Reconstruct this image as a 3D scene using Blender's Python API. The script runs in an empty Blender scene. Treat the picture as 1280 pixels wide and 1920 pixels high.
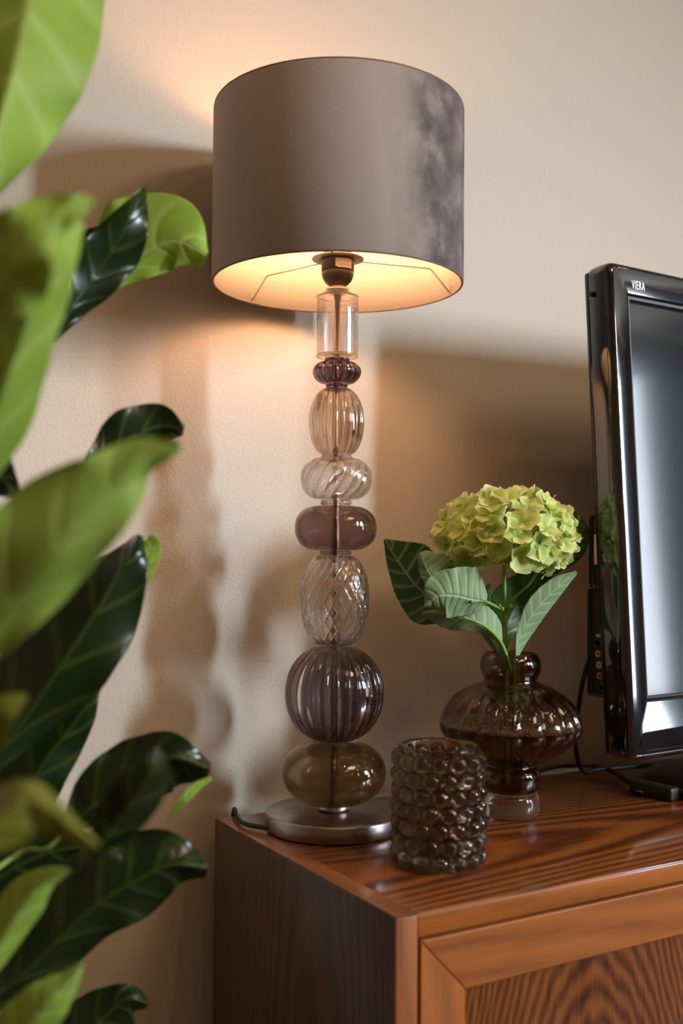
import bpy, bmesh, math, random
from mathutils import Vector, Matrix, Quaternion, noise
random.seed(11)
PI = math.pi
R = math.radians
S = bpy.context.scene
C = S.collection

# ------------------------------------------------------------------ camera
F = 2000.0                                   # focal length in pixels of the 1280 x 1920 frame
YAW, PITCH, ROLL = R(30.5), math.atan(68 / F), R(0.45)
CAM = Vector((-.5345, -1.205, 1.08))
_v = Vector((math.sin(YAW), math.cos(YAW), 0)); _r = Vector((math.cos(YAW), -math.sin(YAW), 0)); _z = Vector((0, 0, 1))
FW = _v * math.cos(PITCH) + _z * math.sin(PITCH)
UP = -_v * math.sin(PITCH) + _z * math.cos(PITCH)
CX = _r * math.cos(ROLL) + UP * math.sin(ROLL)
CY = -_r * math.sin(ROLL) + UP * math.cos(ROLL)
cd = bpy.data.cameras.new('camera'); cam = bpy.data.objects.new('camera', cd); C.objects.link(cam)
cam.matrix_world = Matrix(((CX.x, CY.x, -FW.x, CAM.x), (CX.y, CY.y, -FW.y, CAM.y), (CX.z, CY.z, -FW.z, CAM.z), (0, 0, 0, 1)))
cd.sensor_fit = 'VERTICAL'; cd.sensor_height = 36; cd.lens = 36 * F / 1920
cd.clip_start = .02
cd.dof.use_dof = True; cd.dof.focus_distance = 1.29; cd.dof.aperture_fstop = 3.0
S.camera = cam

def ray(x, y):
    return FW + CX * ((x - 640) / F) + CY * ((960 - y) / F)
def P(x, y, d):                               # point seen at (x, y), d metres deep
    return CAM + ray(x, y) * d
def onY(x, y, Y):
    d = ray(x, y); return CAM + d * ((Y - CAM.y) / d.y)
def onZ(x, y, Z):
    d = ray(x, y); return CAM + d * ((Z - CAM.z) / d.z)

# ------------------------------------------------------------------ world, lights, exposure
S.view_settings.view_transform = 'Standard'; S.view_settings.look = 'None'
S.view_settings.gamma = 1; S.view_settings.exposure = 0.18
S.view_settings.use_curve_mapping = False
S.cycles.use_denoising = True
S.cycles.max_bounces = 20; S.cycles.transmission_bounces = 18; S.cycles.transparent_max_bounces = 24
S.cycles.diffuse_bounces = 4; S.cycles.glossy_bounces = 6
S.cycles.sample_clamp_indirect = 40.0; S.cycles.blur_glossy = 0.6
w = bpy.data.worlds.new('world'); S.world = w; w.use_nodes = True
w.node_tree.nodes['Background'].inputs[0].default_value = (.80, .88, 1, 1)
w.node_tree.nodes['Background'].inputs[1].default_value = .6

def area(name, loc, target, sx, sy, power, col, spread=180):
    l = bpy.data.lights.new(name, 'AREA'); l.shape = 'RECTANGLE'; l.size = sx; l.size_y = sy
    l.energy = power; l.color = col; l.spread = R(spread)
    o = bpy.data.objects.new(name, l); C.objects.link(o); o.location = loc
    o.rotation_euler = (Vector(target) - Vector(loc)).to_track_quat('-Z', 'Y').to_euler()
    return o
# daylight standing just outside the two tall windows of the front wall
area('daylight', (2.42, -3.48, 2.08), (-.25, 0, .80), .26, 1.0, 12.5, (.76, .88, 1), 50)
area('daylight', (3.62, -3.48, 2.10), (-.15, 0, .80), .34, .95, 9.5, (.76, .88, 1), 50)
area('daylight', (4.45, -3.60, 1.60), (4.45, 0, 1.60), 1.00, 2.0, 72, (.80, .89, 1))

# warm ceiling light: an added soft round fill and a row of small downlights
CL = (.75, -2.0)
area('ceiling_lamp_light', (CL[0], CL[1], 2.66), (CL[0], CL[1], 0), .80, .80, 17, (1, .74, .50)).data.shape = 'DISK'
SPOTS = [(x, y) for y in (-1.5, -2.7) for x in (-.6, .2, 1.6, 2.4)]
for x, y in SPOTS: area('downlight_light', (x, y, 2.738), (x, y, 0), .07, .07, 1.5, (1, .66, .40)).data.shape = 'DISK'

# ------------------------------------------------------------------ node helpers
def mat(name):
    m = bpy.data.materials.new(name); m.use_nodes = True
    nt = m.node_tree; return m, nt, nt.nodes['Principled BSDF']
def setp(b, **k):
    names = dict(col='Base Color', rough='Roughness', metal='Metallic', spec='Specular IOR Level', ior='IOR', trans='Transmission Weight',
                 coat='Coat Weight', coat_rough='Coat Roughness', sheen='Sheen Weight', sheen_rough='Sheen Roughness', sheen_tint='Sheen Tint',
                 emit='Emission Color', emit_s='Emission Strength', aniso='Anisotropic')
    for a, v in k.items():
        if isinstance(v, tuple) and len(v) == 3: v = (*v, 1)
        b.inputs[names[a]].default_value = v
def node(nt, t, **k):
    n = nt.nodes.new(t)
    for a, v in k.items():
        if a.startswith('i_'): n.inputs[a[2:].replace('_', ' ')].default_value = v
        else: setattr(n, a, v)
    return n
def link(nt, a, b): nt.links.new(a, b)
def ramp(nt, fac, stops):
    r = nt.nodes.new('ShaderNodeValToRGB'); link(nt, fac, r.inputs[0])
    e = r.color_ramp.elements
    while len(e) < len(stops): e.new(.5)
    for i, (p, c) in enumerate(stops): e[i].position = p; e[i].color = (*c, 1)
    return r.outputs[0]
def coords(nt, scale=(1, 1, 1), loc=(0, 0, 0), kind='Object'):
    tc = nt.nodes.new('ShaderNodeTexCoord'); mp = nt.nodes.new('ShaderNodeMapping')
    mp.inputs['Scale'].default_value = scale; mp.inputs['Location'].default_value = loc
    link(nt, tc.outputs[kind], mp.inputs[0]); return mp.outputs[0]
def nz(nt, vec, scale, detail=3, rough=.5, dist=0):
    n = nt.nodes.new('ShaderNodeTexNoise'); n.inputs['Scale'].default_value = scale; n.inputs['Detail'].default_value = detail
    n.inputs['Roughness'].default_value = rough; n.inputs['Distortion'].default_value = dist
    link(nt, vec, n.inputs['Vector']); return n.outputs['Fac']
def bump(nt, h, b, strength, dist):
    n = nt.nodes.new('ShaderNodeBump'); n.inputs['Strength'].default_value = strength; n.inputs['Distance'].default_value = dist
    link(nt, h, n.inputs['Height']); link(nt, n.outputs[0], b.inputs['Normal']); return n
def math_(nt, op, a, b=None, c=None):
    n = nt.nodes.new('ShaderNodeMath'); n.operation = op
    for i, v in enumerate((a, b, c)):
        if v is None: continue
        if isinstance(v, (int, float)): n.inputs[i].default_value = v
        else: link(nt, v, n.inputs[i])
    return n.outputs[0]
def mix(nt, fac, a, b, mode='MIX'):
    n = nt.nodes.new('ShaderNodeMix'); n.data_type = 'RGBA'; n.blend_type = mode
    for s, v in ((n.inputs[0], fac), (n.inputs[6], a), (n.inputs[7], b)):
        if isinstance(v, (int, float)): s.default_value = v
        elif isinstance(v, tuple): s.default_value = (*v, 1)
        else: link(nt, v, s)
    return n.outputs[2]

def plain(name, col, rough=.5, **k):
    m, nt, b = mat(name); setp(b, col=col, rough=rough, **k)
    n = nz(nt, coords(nt), 900, 2); bump(nt, n, b, .04, .0003)
    return m

# wall plaster
def make_wall(name, col):
    m, nt, b = mat(name); c = coords(nt)
    n1 = nz(nt, c, 230, 3, .55); n2 = nz(nt, c, 2.5, 2)
    link(nt, mix(nt, n2, tuple(v * .97 for v in col), col), b.inputs['Base Color'])
    setp(b, rough=.62, spec=.35); bump(nt, n1, b, .6, .0013); return m
M = {}
M['wall'] = make_wall('plaster_wall', (.66, .575, .465))
M['ceiling'] = make_wall('plaster_ceiling', (.80, .70, .56))
M['floor'] = plain('floor_wood', (.13, .075, .04), .4)
M['wall_warm'] = make_wall('plaster_warm', (.45, .34, .22))
M['white'] = plain('white_paint', (.8, .8, .78), .4)

def wood(name, grain, across, k=1.0, fig=(0, 0), curve=14.0, freq=95, dark=(.018, .004, .0012), mid=(.14, .035, .006), light=(.34, .105, .018), coat=.6, dist=.035, fc=.30):
    """stained oak: grain = axis the fibres run along, across = axis they are stacked along"""
    m, nt, b = mat(name)
    tc = nt.nodes.new('ShaderNodeTexCoord'); sp = nt.nodes.new('ShaderNodeSeparateXYZ'); link(nt, tc.outputs['Object'], sp.inputs[0])
    g, a = sp.outputs[grain], sp.outputs[across]
    sc = [1, 1, 1]; sc[grain] = .18
    low = nz(nt, coords(nt, tuple(sc)), 14, 3, .55)
    u = math_(nt, 'SUBTRACT', a, fig[0]); u2 = math_(nt, 'MULTIPLY', math_(nt, 'MULTIPLY', u, u), curve)
    f = math_(nt, 'ADD', math_(nt, 'ADD', math_(nt, 'MULTIPLY', g, .10), u2), math_(nt, 'MULTIPLY', a, .55 if curve < 1 else .0))
    f = math_(nt, 'ADD', f, math_(nt, 'MULTIPLY', low, dist))
    s = math_(nt, 'SINE', math_(nt, 'MULTIPLY', f, 2 * PI * freq))
    s = math_(nt, 'MULTIPLY_ADD', s, .5, .5)
    sc2 = [520, 520, 520]; sc2[grain] = 14
    fine = nz(nt, coords(nt, tuple(sc2)), 1, 3, .6)
    sc3 = [110, 110, 110]; sc3[grain] = 2.5
    band = nz(nt, coords(nt, tuple(sc3)), 1, 2, .5)
    t = math_(nt, 'ADD', math_(nt, 'MULTIPLY', s, fc), math_(nt, 'ADD', math_(nt, 'MULTIPLY', fine, .62), math_(nt, 'MULTIPLY', band, .62 - fc)))
    dk, mdl, lt = [tuple(min(1, v * k) for v in c) for c in (dark, mid, light)]
    link(nt, ramp(nt, t, [(.28, dk), (.52, mdl), (.95, lt)]), b.inputs['Base Color'])
    setp(b, rough=.34, spec=.4, coat=coat, coat_rough=.13); bump(nt, t, b, .10, .0006)
    return m
M['wood_top'] = wood('stained_oak_top', 0, 1, 1.0, (-.27, 0), 7, 55, dist=.03, fc=.40)
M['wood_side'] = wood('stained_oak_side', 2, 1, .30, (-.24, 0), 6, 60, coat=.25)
M['wood_edge'] = wood('stained_oak_edge', 2, 0, 1.15, (-.3, 0), .3, 40, dark=(.10, .03, .01), mid=(.24, .08, .026))
M['wood_edge_y'] = wood('stained_oak_edge_deep', 1, 0, 1.15, (-.3, 0), .3, 40, dark=(.10, .03, .01), mid=(.24, .08, .026))
M['wood_rail'] = wood('stained_oak_rail', 0, 2, 1.3, (-.3, 0), .3, 30, dark=(.15, .043, .008), mid=(.25, .078, .016), coat=.3)
M['wood_stile'] = wood('stained_oak_stile', 2, 0, 1.25, (-.3, 0), .3, 30, dark=(.15, .043, .008), mid=(.24, .073, .015), coat=.3)
M['wood_panel'] = wood('stained_oak_panel', 2, 0, .80, (.245, 0), 1.5, 300, dist=.014, fc=.33, coat=.3)

# velvet
m, nt, b = mat('taupe_velvet'); c = coords(nt)
tc = nt.nodes.new('ShaderNodeTexCoord'); sp = nt.nodes.new('ShaderNodeSeparateXYZ'); link(nt, tc.outputs['Object'], sp.inputs[0])
n1 = nz(nt, c, 26, 8, .66, .25); n2 = nz(nt, coords(nt, (1, 1, .25)), 9, 3)
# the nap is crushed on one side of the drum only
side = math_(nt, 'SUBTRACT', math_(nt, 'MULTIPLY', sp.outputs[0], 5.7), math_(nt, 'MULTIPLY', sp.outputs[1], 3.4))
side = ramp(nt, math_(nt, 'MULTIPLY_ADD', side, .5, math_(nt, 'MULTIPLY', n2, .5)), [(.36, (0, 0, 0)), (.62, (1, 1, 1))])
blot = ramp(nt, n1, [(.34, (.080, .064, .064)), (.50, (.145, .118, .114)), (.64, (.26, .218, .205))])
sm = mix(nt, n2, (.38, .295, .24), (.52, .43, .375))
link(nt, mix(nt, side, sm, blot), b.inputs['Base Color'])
setp(b, rough=.75, spec=.15, sheen=.5, sheen_rough=.45, sheen_tint=(.80, .70, .68))
bump(nt, nz(nt, c, 700, 2), b, .25, .0006)
M['velvet'] = m
m, nt, b = mat('shade_lining'); c = coords(nt)
setp(b, col=(.74, .66, .56), rough=.55); bump(nt, nz(nt, c, 900, 2), b, .1, .0004); M['lining'] = m
M['rim'] = plain('rolled_rim_cloth', (.20, .12, .075), .8)
m, nt, b = mat('lit_bulb'); setp(b, col=(1, .8, .6), rough=.4, emit=(1, .54, .28), emit_s=64); M['bulb'] = m
M['wire'] = plain('cream_wire', (.62, .52, .42), .4)
M['socket'] = plain('dark_socket', (.050, .034, .026), .38)
M['cream'] = plain('cream_plastic', (.75, .60, .45), .4)
M['print'] = plain('grey_print', (.28, .20, .15), .6)
M['rod'] = plain('bronze_rod', (.60, .50, .48), .32, metal=1.0)
m, nt, b = mat('gunmetal_base'); sc = coords(nt, (60, 60, 900))
n = nz(nt, sc, 1, 2); link(nt, ramp(nt, n, [(.3, (.32, .30, .29)), (.7, (.46, .43, .42))]), b.inputs['Base Color'])
setp(b, metal=1.0, rough=.30); bump(nt, n, b, .05, .0002); M['steel'] = m

def glass(name, col, rough=0.0, thin=.35, tcol=None, ior=1.56):
    """blown glass: refracting body blended with straight-through transmission of its thin walls"""
    m = bpy.data.materials.new(name); m.use_nodes = True; nt = m.node_tree; nt.nodes.clear()
    out = nt.nodes.new('ShaderNodeOutputMaterial'); g = nt.nodes.new('ShaderNodeBsdfGlass')
    g.inputs['Color'].default_value = (*col, 1); g.inputs['Roughness'].default_value = rough; g.inputs['IOR'].default_value = ior
    t = nt.nodes.new('ShaderNodeBsdfTransparent'); t.inputs[0].default_value = (*(tcol or col), 1)
    geo = nt.nodes.new('ShaderNodeNewGeometry')   # both faces of a thin wall mirror alike
    io = math_(nt, 'ADD', ior, math_(nt, 'MULTIPLY', geo.outputs['Backfacing'], 1 / ior - ior))
    fr = nt.nodes.new('ShaderNodeFresnel'); link(nt, io, fr.inputs['IOR'])
    gl = nt.nodes.new('ShaderNodeBsdfGlossy'); gl.inputs['Roughness'].default_value = rough
    m2 = nt.nodes.new('ShaderNodeMixShader'); link(nt, fr.outputs[0], m2.inputs[0]); link(nt, t.outputs[0], m2.inputs[1]); link(nt, gl.outputs[0], m2.inputs[2])
    mx = nt.nodes.new('ShaderNodeMixShader'); mx.inputs[0].default_value = thin
    link(nt, g.outputs[0], mx.inputs[1]); link(nt, m2.outputs[0], mx.inputs[2]); link(nt, mx.outputs[0], out.inputs[0])
    return m
M['g_clear'] = glass('clear_glass', (.975, .965, .96), thin=.22)
M['g_cut'] = glass('cut_clear_glass', (.965, .95, .94), thin=.10)
M['g_amber'] = glass('pale_amber_glass', (.93, .87, .81), thin=.18)
M['g_smoke'] = glass('smoky_brown_glass', (.73, .65, .635), thin=.45)
M['g_plum'] = glass('plum_glass', (.66, .58, .62), thin=.1)
M['g_grey'] = glass('grey_ribbed_glass', (.72, .68, .70), thin=.14)
M['g_olive'] = glass('olive_brown_glass', (.80, .73, .63), thin=.45)
M['g_vase'] = glass('vase_smoke_glass', (.63, .55, .48), thin=.74)
M['g_vase_dark'] = M['g_vase']
M['g_bead'] = glass('bead_smoke_glass', (.80, .75, .69), thin=.12)
M['water'] = glass('water', (.90, .86, .78), thin=.9, ior=1.33)
M['foam'] = plain('foam_bubbles', (.90, .84, .78), .25, trans=.15)

# tv
M['tv_gloss'] = plain('piano_black', (.006, .006, .008), .07, spec=.8, coat=1.0, coat_rough=.03)
M['tv_side'] = plain('tv_side_black', (.006, .005, .005), .12)
M['tv_matt'] = plain('tv_matt_black', (.012, .011, .010), .45)
m, nt, b = mat('screen_glass'); setp(b, col=(.010, .012, .016), rough=.09, spec=.6, coat=.35, coat_rough=.06, ior=1.5); M['screen'] = m
M['silver'] = plain('silver_print', (.70, .72, .75), .35, metal=.4)
M['cable'] = plain('black_cable', (.010, .009, .008), .42)
M['yellow'] = plain('yellow_jack', (.60, .45, .03), .35)
M['whitejack'] = plain('white_jack', (.65, .58, .50), .35)
M['redjack'] = plain('red_jack', (.55, .14, .05), .35)
M['brass'] = plain('brass_contact', (.65, .50, .28), .25, metal=1.0)
M['sticker'] = plain('sticker_cream', (.62, .50, .38), .5)

def leafmat(name, top, bot, vein, trans, rough=.3, botrough=.55, veinmix=.75, coat=.0):
    """two-sided leaf: upper and lower face differ; the attribute 'vein' marks ribs, 'edge' the margin"""
    out = []
    for side, col, rg in (('upper', top, rough), ('lower', bot, botrough)):
        m, nt, b = mat(name + '_' + side)
        at = nt.nodes.new('ShaderNodeAttribute'); at.attribute_name = 'vein'
        c = coords(nt); n1 = nz(nt, c, 16, 3, .6); n2 = nz(nt, c, 120, 3)
        base = mix(nt, n1, tuple(v * .72 for v in col), tuple(min(1, v * 1.25) for v in col))
        base = mix(nt, math_(nt, 'MULTIPLY', at.outputs['Fac'], veinmix if side == 'upper' else (veinmix if 'flower' in name else veinmix * .5)), base, vein)
        link(nt, base, b.inputs['Base Color']); setp(b, rough=rg, spec=.5, coat=coat if side == 'upper' else 0, coat_rough=.15)
        bump(nt, n2, b, .12, .001)
        tr = nt.nodes.new('ShaderNodeBsdfTranslucent'); link(nt, mix(nt, 1.0, base, (1.0, 1.0, .45), 'MULTIPLY'), tr.inputs[0])
        mx = nt.nodes.new('ShaderNodeMixShader'); mx.inputs[0].default_value = trans
        o = nt.nodes['Material Output']; link(nt, b.outputs[0], mx.inputs[1]); link(nt, tr.outputs[0], mx.inputs[2]); link(nt, mx.outputs[0], o.inputs[0])
        out.append(m)
    return out
LM = {
 'bright': leafmat('fig_leaf_bright', (.20, .40, .05), (.42, .64, .085), (.80, .90, .42), .35, .42, veinmix=.95),
 'mid': leafmat('fig_leaf_mid', (.07, .20, .03), (.34, .52, .08), (.56, .72, .24), .30, .34),
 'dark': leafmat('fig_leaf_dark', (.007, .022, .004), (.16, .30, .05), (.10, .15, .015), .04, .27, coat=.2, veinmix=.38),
 'yellow': leafmat('fig_leaf_yellow', (.22, .26, .02), (.30, .34, .03), (.42, .44, .08), .35, .5),
 'hyd_pale': leafmat('flower_leaf_pale', (.06, .15, .018), (.27, .42, .20), (.60, .72, .46), .18, .5, .6, .7),
 'hyd_dark': leafmat('flower_leaf_dark', (.035, .10, .010), (.07, .17, .03), (.14, .26, .05), .12, .4, .5),
}
m, nt, b = mat('hydrangea_sepal')
at = nt.nodes.new('ShaderNodeAttribute'); at.attribute_name = 'edge'
oi = nt.nodes.new('ShaderNodeObjectInfo')
c1 = ramp(nt, oi.outputs['Random'], [(0, (.58, .76, .12)), (.5, (.70, .82, .19)), (1, (.80, .83, .30))])
c2 = mix(nt, math_(nt, 'POWER', at.outputs['Fac'], 4), c1, (.88, .84, .52))
c3 = mix(nt, math_(nt, 'POWER', math_(nt, 'SUBTRACT', 1, at.outputs['Fac']), 3), c2, (.25, .42, .05))
link(nt, c3, b.inputs['Base Color']); setp(b, rough=.5, spec=.3)
wv = nz(nt, coords(nt, (900, 60, 60)), 1, 2); bump(nt, wv, b, .15, .0006)
tr = nt.nodes.new('ShaderNodeBsdfTranslucent'); link(nt, c3, tr.inputs[0]); mx = nt.nodes.new('ShaderNodeMixShader'); mx.inputs[0].default_value = .35
link(nt, b.outputs[0], mx.inputs[1]); link(nt, tr.outputs[0], mx.inputs[2]); link(nt, mx.outputs[0], nt.nodes['Material Output'].inputs[0])
M['sepal'] = m
M['stem'] = plain('green_stem', (.20, .34, .06), .45)
M['floret_eye'] = plain('floret_eye', (.30, .34, .07), .5)
M['bark'] = plain('fig_bark', (.12, .08, .05), .8)
M['soil'] = plain('potting_soil', (.03, .02, .015), .9)
M['pot'] = plain('grey_pot', (.3, .29, .28), .6)

# ------------------------------------------------------------------ object helpers
def thing(name, label, cat, loc=(0, 0, 0), group=None):
    o = bpy.data.objects.new(name, None); C.objects.link(o); o.location = loc; o.empty_display_size = .05
    o['label'] = label; o['category'] = cat
    if group: o['group'] = group
    return o
def world_of(o):
    if o is None: return Matrix.Identity(4)
    if o.rotation_mode == 'QUATERNION': q = o.rotation_quaternion.to_matrix().to_4x4()
    else: q = o.rotation_euler.to_matrix().to_4x4()
    return world_of(o.parent) @ (o.matrix_parent_inverse if o.parent else Matrix.Identity(4)) @ Matrix.Translation(o.location) @ q
def own(o, parent):
    """parent o (built in world space) to parent without moving it"""
    if parent is not None:
        o.parent = parent; o.matrix_parent_inverse = world_of(parent).inverted()
    return o
def mesh_obj(name, verts, faces, m, parent=None, smooth=True, label=None, mats=None, fmat=None):
    me = bpy.data.meshes.new(name); me.from_pydata([tuple(v) for v in verts], [], faces)
    for mm in (mats or [m]): me.materials.append(mm)
    if fmat: me.polygons.foreach_set('material_index', fmat)
    if smooth: me.polygons.foreach_set('use_smooth', [True] * len(me.polygons))
    me.update(); o = bpy.data.objects.new(name, me); C.objects.link(o); own(o, parent)
    if label: o['label'] = label
    return o
def bm_obj(name, bm, m, parent=None, smooth=False, label=None):
    me = bpy.data.meshes.new(name); bm.to_mesh(me); bm.free(); me.materials.append(m)
    if smooth: me.polygons.foreach_set('use_smooth', [True] * len(me.polygons))
    o = bpy.data.objects.new(name, me); C.objects.link(o); own(o, parent)
    if label: o['label'] = label
    return o
def box_bm(x0, x1, y0, y1, z0, z1, bev=0, seg=2, mtx=None, bm=None):
    b = bm or bmesh.new()
    g = bmesh.ops.create_cube(b, size=1)['verts']
    for v in g: v.co = Vector(((x0 + x1) / 2 + v.co.x * (x1 - x0), (y0 + y1) / 2 + v.co.y * (y1 - y0), (z0 + z1) / 2 + v.co.z * (z1 - z0)))
    if bev:
        es = list({e for v in g for e in v.link_edges})
        bmesh.ops.bevel(b, geom=es, offset=bev, segments=seg, profile=.5, affect='EDGES')
    if mtx is not None: bmesh.ops.transform(b, matrix=mtx, verts=b.verts)
    return b
def box(name, x0, x1, y0, y1, z0, z1, m, parent=None, bev=0, seg=2, mtx=None, label=None):
    return bm_obj(name, box_bm(x0, x1, y0, y1, z0, z1, bev, seg, mtx), m, parent, bev > 0, label)
def struct(o): o['kind'] = 'structure'; return o

def catmull(pts, n):
    """n samples along a smooth curve through pts (tuples of any length)"""
    k = len(pts) - 1; out = []
    for i in range(n):
        t = i / (n - 1) * k; j = min(int(t), k - 1); f = t - j
        p1, p2 = pts[j], pts[j + 1]
        p0 = pts[j - 1] if j > 0 else tuple(2 * a - b for a, b in zip(p1, p2))
        p3 = pts[j + 2] if j + 2 <= k else tuple(2 * a - b for a, b in zip(p2, p1))
        out.append(tuple(.5 * (2 * b + (c - a) * f + (2 * a - 5 * b + 4 * c - d) * f * f + (-a + 3 * b - 3 * c + d) * f ** 3) for a, b, c, d in zip(p0, p1, p2, p3)))
    return out
def tube(name, pts, r, m, parent=None, seg=10, n=None, label=None, sm=True):
    """pts world points, r radius or list of radii"""
    pts = [tuple(p) for p in pts]; rr = r if isinstance(r, (list, tuple)) else [r] * len(pts)
    if sm and len(pts) > 2:
        n = n or len(pts) * 6; q = catmull([p + (ri,) for p, ri in zip(pts, rr)], n); pts = [a[:3] for a in q]; rr = [a[3] for a in q]
    V, Fc = [], []; up = None
    for i, p in enumerate(pts):
        p = Vector(p); d = (Vector(pts[min(i + 1, len(pts) - 1)]) - Vector(pts[max(i - 1, 0)])).normalized()
        if up is None: up = d.orthogonal().normalized()
        up = (up - d * up.dot(d)).normalized(); s = d.cross(up)
        for k in range(seg):
            a = 2 * PI * k / seg; V.append(p + (up * math.cos(a) + s * math.sin(a)) * rr[i])
    L = len(pts)
    for i in range(L - 1):
        for k in range(seg):
            k2 = (k + 1) % seg; Fc.append((i * seg + k, i * seg + k2, (i + 1) * seg + k2, (i + 1) * seg + k))
    Fc.append(tuple(range(seg))[::-1]); Fc.append(tuple((L - 1) * seg + k for k in range(seg)))
    return mesh_obj(name, V, Fc, m, parent, label=label)
def lathe(name, prof, m, parent=None, cx=0, cy=0, seg=64, closed=False, mod=None, label=None, modsel=None):
    """prof = [(r, z)]; closed joins last to first (a glass wall); mod(theta, z, i) -> radius factor"""
    V, Fc = [], []; n = len(prof)
    for i, (r, z) in enumerate(prof):
        for k in range(seg):
            a = 2 * PI * k / seg; f = mod(a, z, i) if mod else 1
            V.append((cx + r * f * math.cos(a), cy + r * f * math.sin(a), z))
    for i in range(n if closed else n - 1):
        j = (i + 1) % n
        for k in range(seg):
            k2 = (k + 1) % seg; Fc.append((i * seg + k, i * seg + k2, j * seg + k2, j * seg + k))
    if not closed:
        if prof[0][0] > 1e-5: Fc.append(tuple(range(seg))[::-1])
        if prof[-1][0] > 1e-5: Fc.append(tuple((n - 1) * seg + k for k in range(seg)))
    o = mesh_obj(name, V, Fc, m, parent, label=label)
    bm = bmesh.new(); bm.from_mesh(o.data); bmesh.ops.remove_doubles(bm, verts=bm.verts, dist=1e-7); bmesh.ops.recalc_face_normals(bm, faces=bm.faces); bm.to_mesh(o.data); bm.free()
    return o
def text_geo(body, size, ext=0.0, align='CENTER', gap=1.18):
    cu = bpy.data.curves.new('tmp', 'FONT'); cu.body = body; cu.size = size; cu.extrude = ext; cu.align_x = align; cu.align_y = 'CENTER'; cu.resolution_u = 3; cu.space_character = gap
    to = bpy.data.objects.new('tmp', cu); C.objects.link(to)
    me = to.to_mesh(); vs = [v.co.copy() for v in me.vertices]; fs = [tuple(p.vertices) for p in me.polygons]; to.to_mesh_clear()
    C.objects.unlink(to); bpy.data.objects.remove(to); return vs, fs
def text(name, body, size, mtx, m, parent, ext=.0003, align='CENTER'):
    vs, fs = text_geo(body, size, ext, align)
    return mesh_obj(name, [mtx @ v for v in vs], fs, m, parent, smooth=False)

# ------------------------------------------------------------------ the room
WY = .07
XL, XR, YF, ZC = -1.7, 5.3, -3.3, 2.75
struct(box('floor', XL, XR, YF, WY, -.1, 0, M['floor']))
struct(box('ceiling', XL, XR, YF, WY, ZC, ZC + .1, M['ceiling']))
struct(box('wall_back', XL, XR, WY, WY + .12, -.1, ZC + .1, M['wall']))
struct(box('wall_left', XL - .12, XL, YF, WY, -.1, ZC + .1, M['wall_warm']))
struct(box('wall_right', XR, XR + .12, YF, WY, -.1, ZC + .1, M['wall_warm']))
bm = bmesh.new()
WIN = [(2.22, 2.62), (3.38, 3.86), (4.0, 4.9)]; WZ0, WZ1 = .60, 2.62; SILL = [1.6, 1.6, .60]
xs = [XL] + [v for w_ in WIN for v in w_] + [XR]
for i in range(0, len(xs), 2): box_bm(xs[i], xs[i + 1], YF - .15, YF, -.1, ZC + .1, bm=bm)
for (a, b_), WZ0 in zip(WIN, SILL):
    box_bm(a, b_, YF - .15, YF, -.1, WZ0, bm=bm); box_bm(a, b_, YF - .15, YF, WZ1, ZC + .1, bm=bm)
struct(bm_obj('wall_front', bm, M['wall_warm']))
for i, (a, b_) in enumerate(WIN):
    WZ0 = SILL[i]
    w_ = thing('window_%d' % (i + 1), '', '', ((a + b_) / 2, YF - .08, WZ0)); del w_['label']; del w_['category']; w_['kind'] = 'structure'
    bm = bmesh.new(); t = .03
    box_bm(a, a + t, YF - .11, YF - .05, WZ0, WZ1, bm=bm); box_bm(b_ - t, b_, YF - .11, YF - .05, WZ0, WZ1, bm=bm)
    box_bm(a + t, b_ - t, YF - .11, YF - .05, WZ0, WZ0 + t, bm=bm); box_bm(a + t, b_ - t, YF - .11, YF - .05, WZ1 - t, WZ1, bm=bm)
    f = bm_obj('window_frame', bm, M['white'], w_); f['kind'] = 'structure'
struct(box('baseboard_back', XL, XR, WY - .015, WY, 0, .09, M['white'], bev=.003))
lf = lathe('ceiling_lamp', [(.41, 2.67), (.42, 2.67), (.425, 2.69), (.425, 2.7495), (.40, 2.7495), (.40, 2.69), (.41, 2.69)], M['white'], None, CL[0], CL[1], 64, True)  # rim made up to go round the added fill light
lf['label'] = 'round white rim of the added fill light under the ceiling'; lf['category'] = 'lamp'
for x, y in SPOTS:
    d = lathe('downlight', [(.038, 2.74), (.050, 2.74), (.052, 2.7495), (.038, 2.7495)], M['steel'], None, x, y, 32, True)
    d['label'] = 'small round downlight ring set in the ceiling'; d['category'] = 'downlight'; d['group'] = 'ceiling downlights'
# curtain hanging at the third window (it shows as grey folds in the screen)
m, nt, b = mat('sheer_curtain'); setp(b, col=(.40, .41, .45), rough=.8)
tr = nt.nodes.new('ShaderNodeBsdfTranslucent'); tr.inputs[0].default_value = (.30, .33, .38, 1); mx = nt.nodes.new('ShaderNodeMixShader'); mx.inputs[0].default_value = .5
link(nt, b.outputs[0], mx.inputs[1]); link(nt, tr.outputs[0], mx.inputs[2]); link(nt, mx.outputs[0], nt.nodes['Material Output'].inputs[0])
V, Fc = [], []; N = 120
for j in range(2):
    for i in range(N):
        V.append((4.34 + .70 * i / (N - 1), YF + .07 + .028 * math.sin(i * .55) + .012 * math.sin(i * 1.3), [.15, 2.66][j]))
for i in range(N - 1): Fc.append((i, i + 1, N + i + 1, N + i))
cu = mesh_obj('curtain', V, Fc, m); md = cu.modifiers.new('t', 'SOLIDIFY'); md.thickness = .002
cu['label'] = 'grey sheer curtain hanging at the far window, mirrored in the screen'; cu['category'] = 'curtain'

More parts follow.
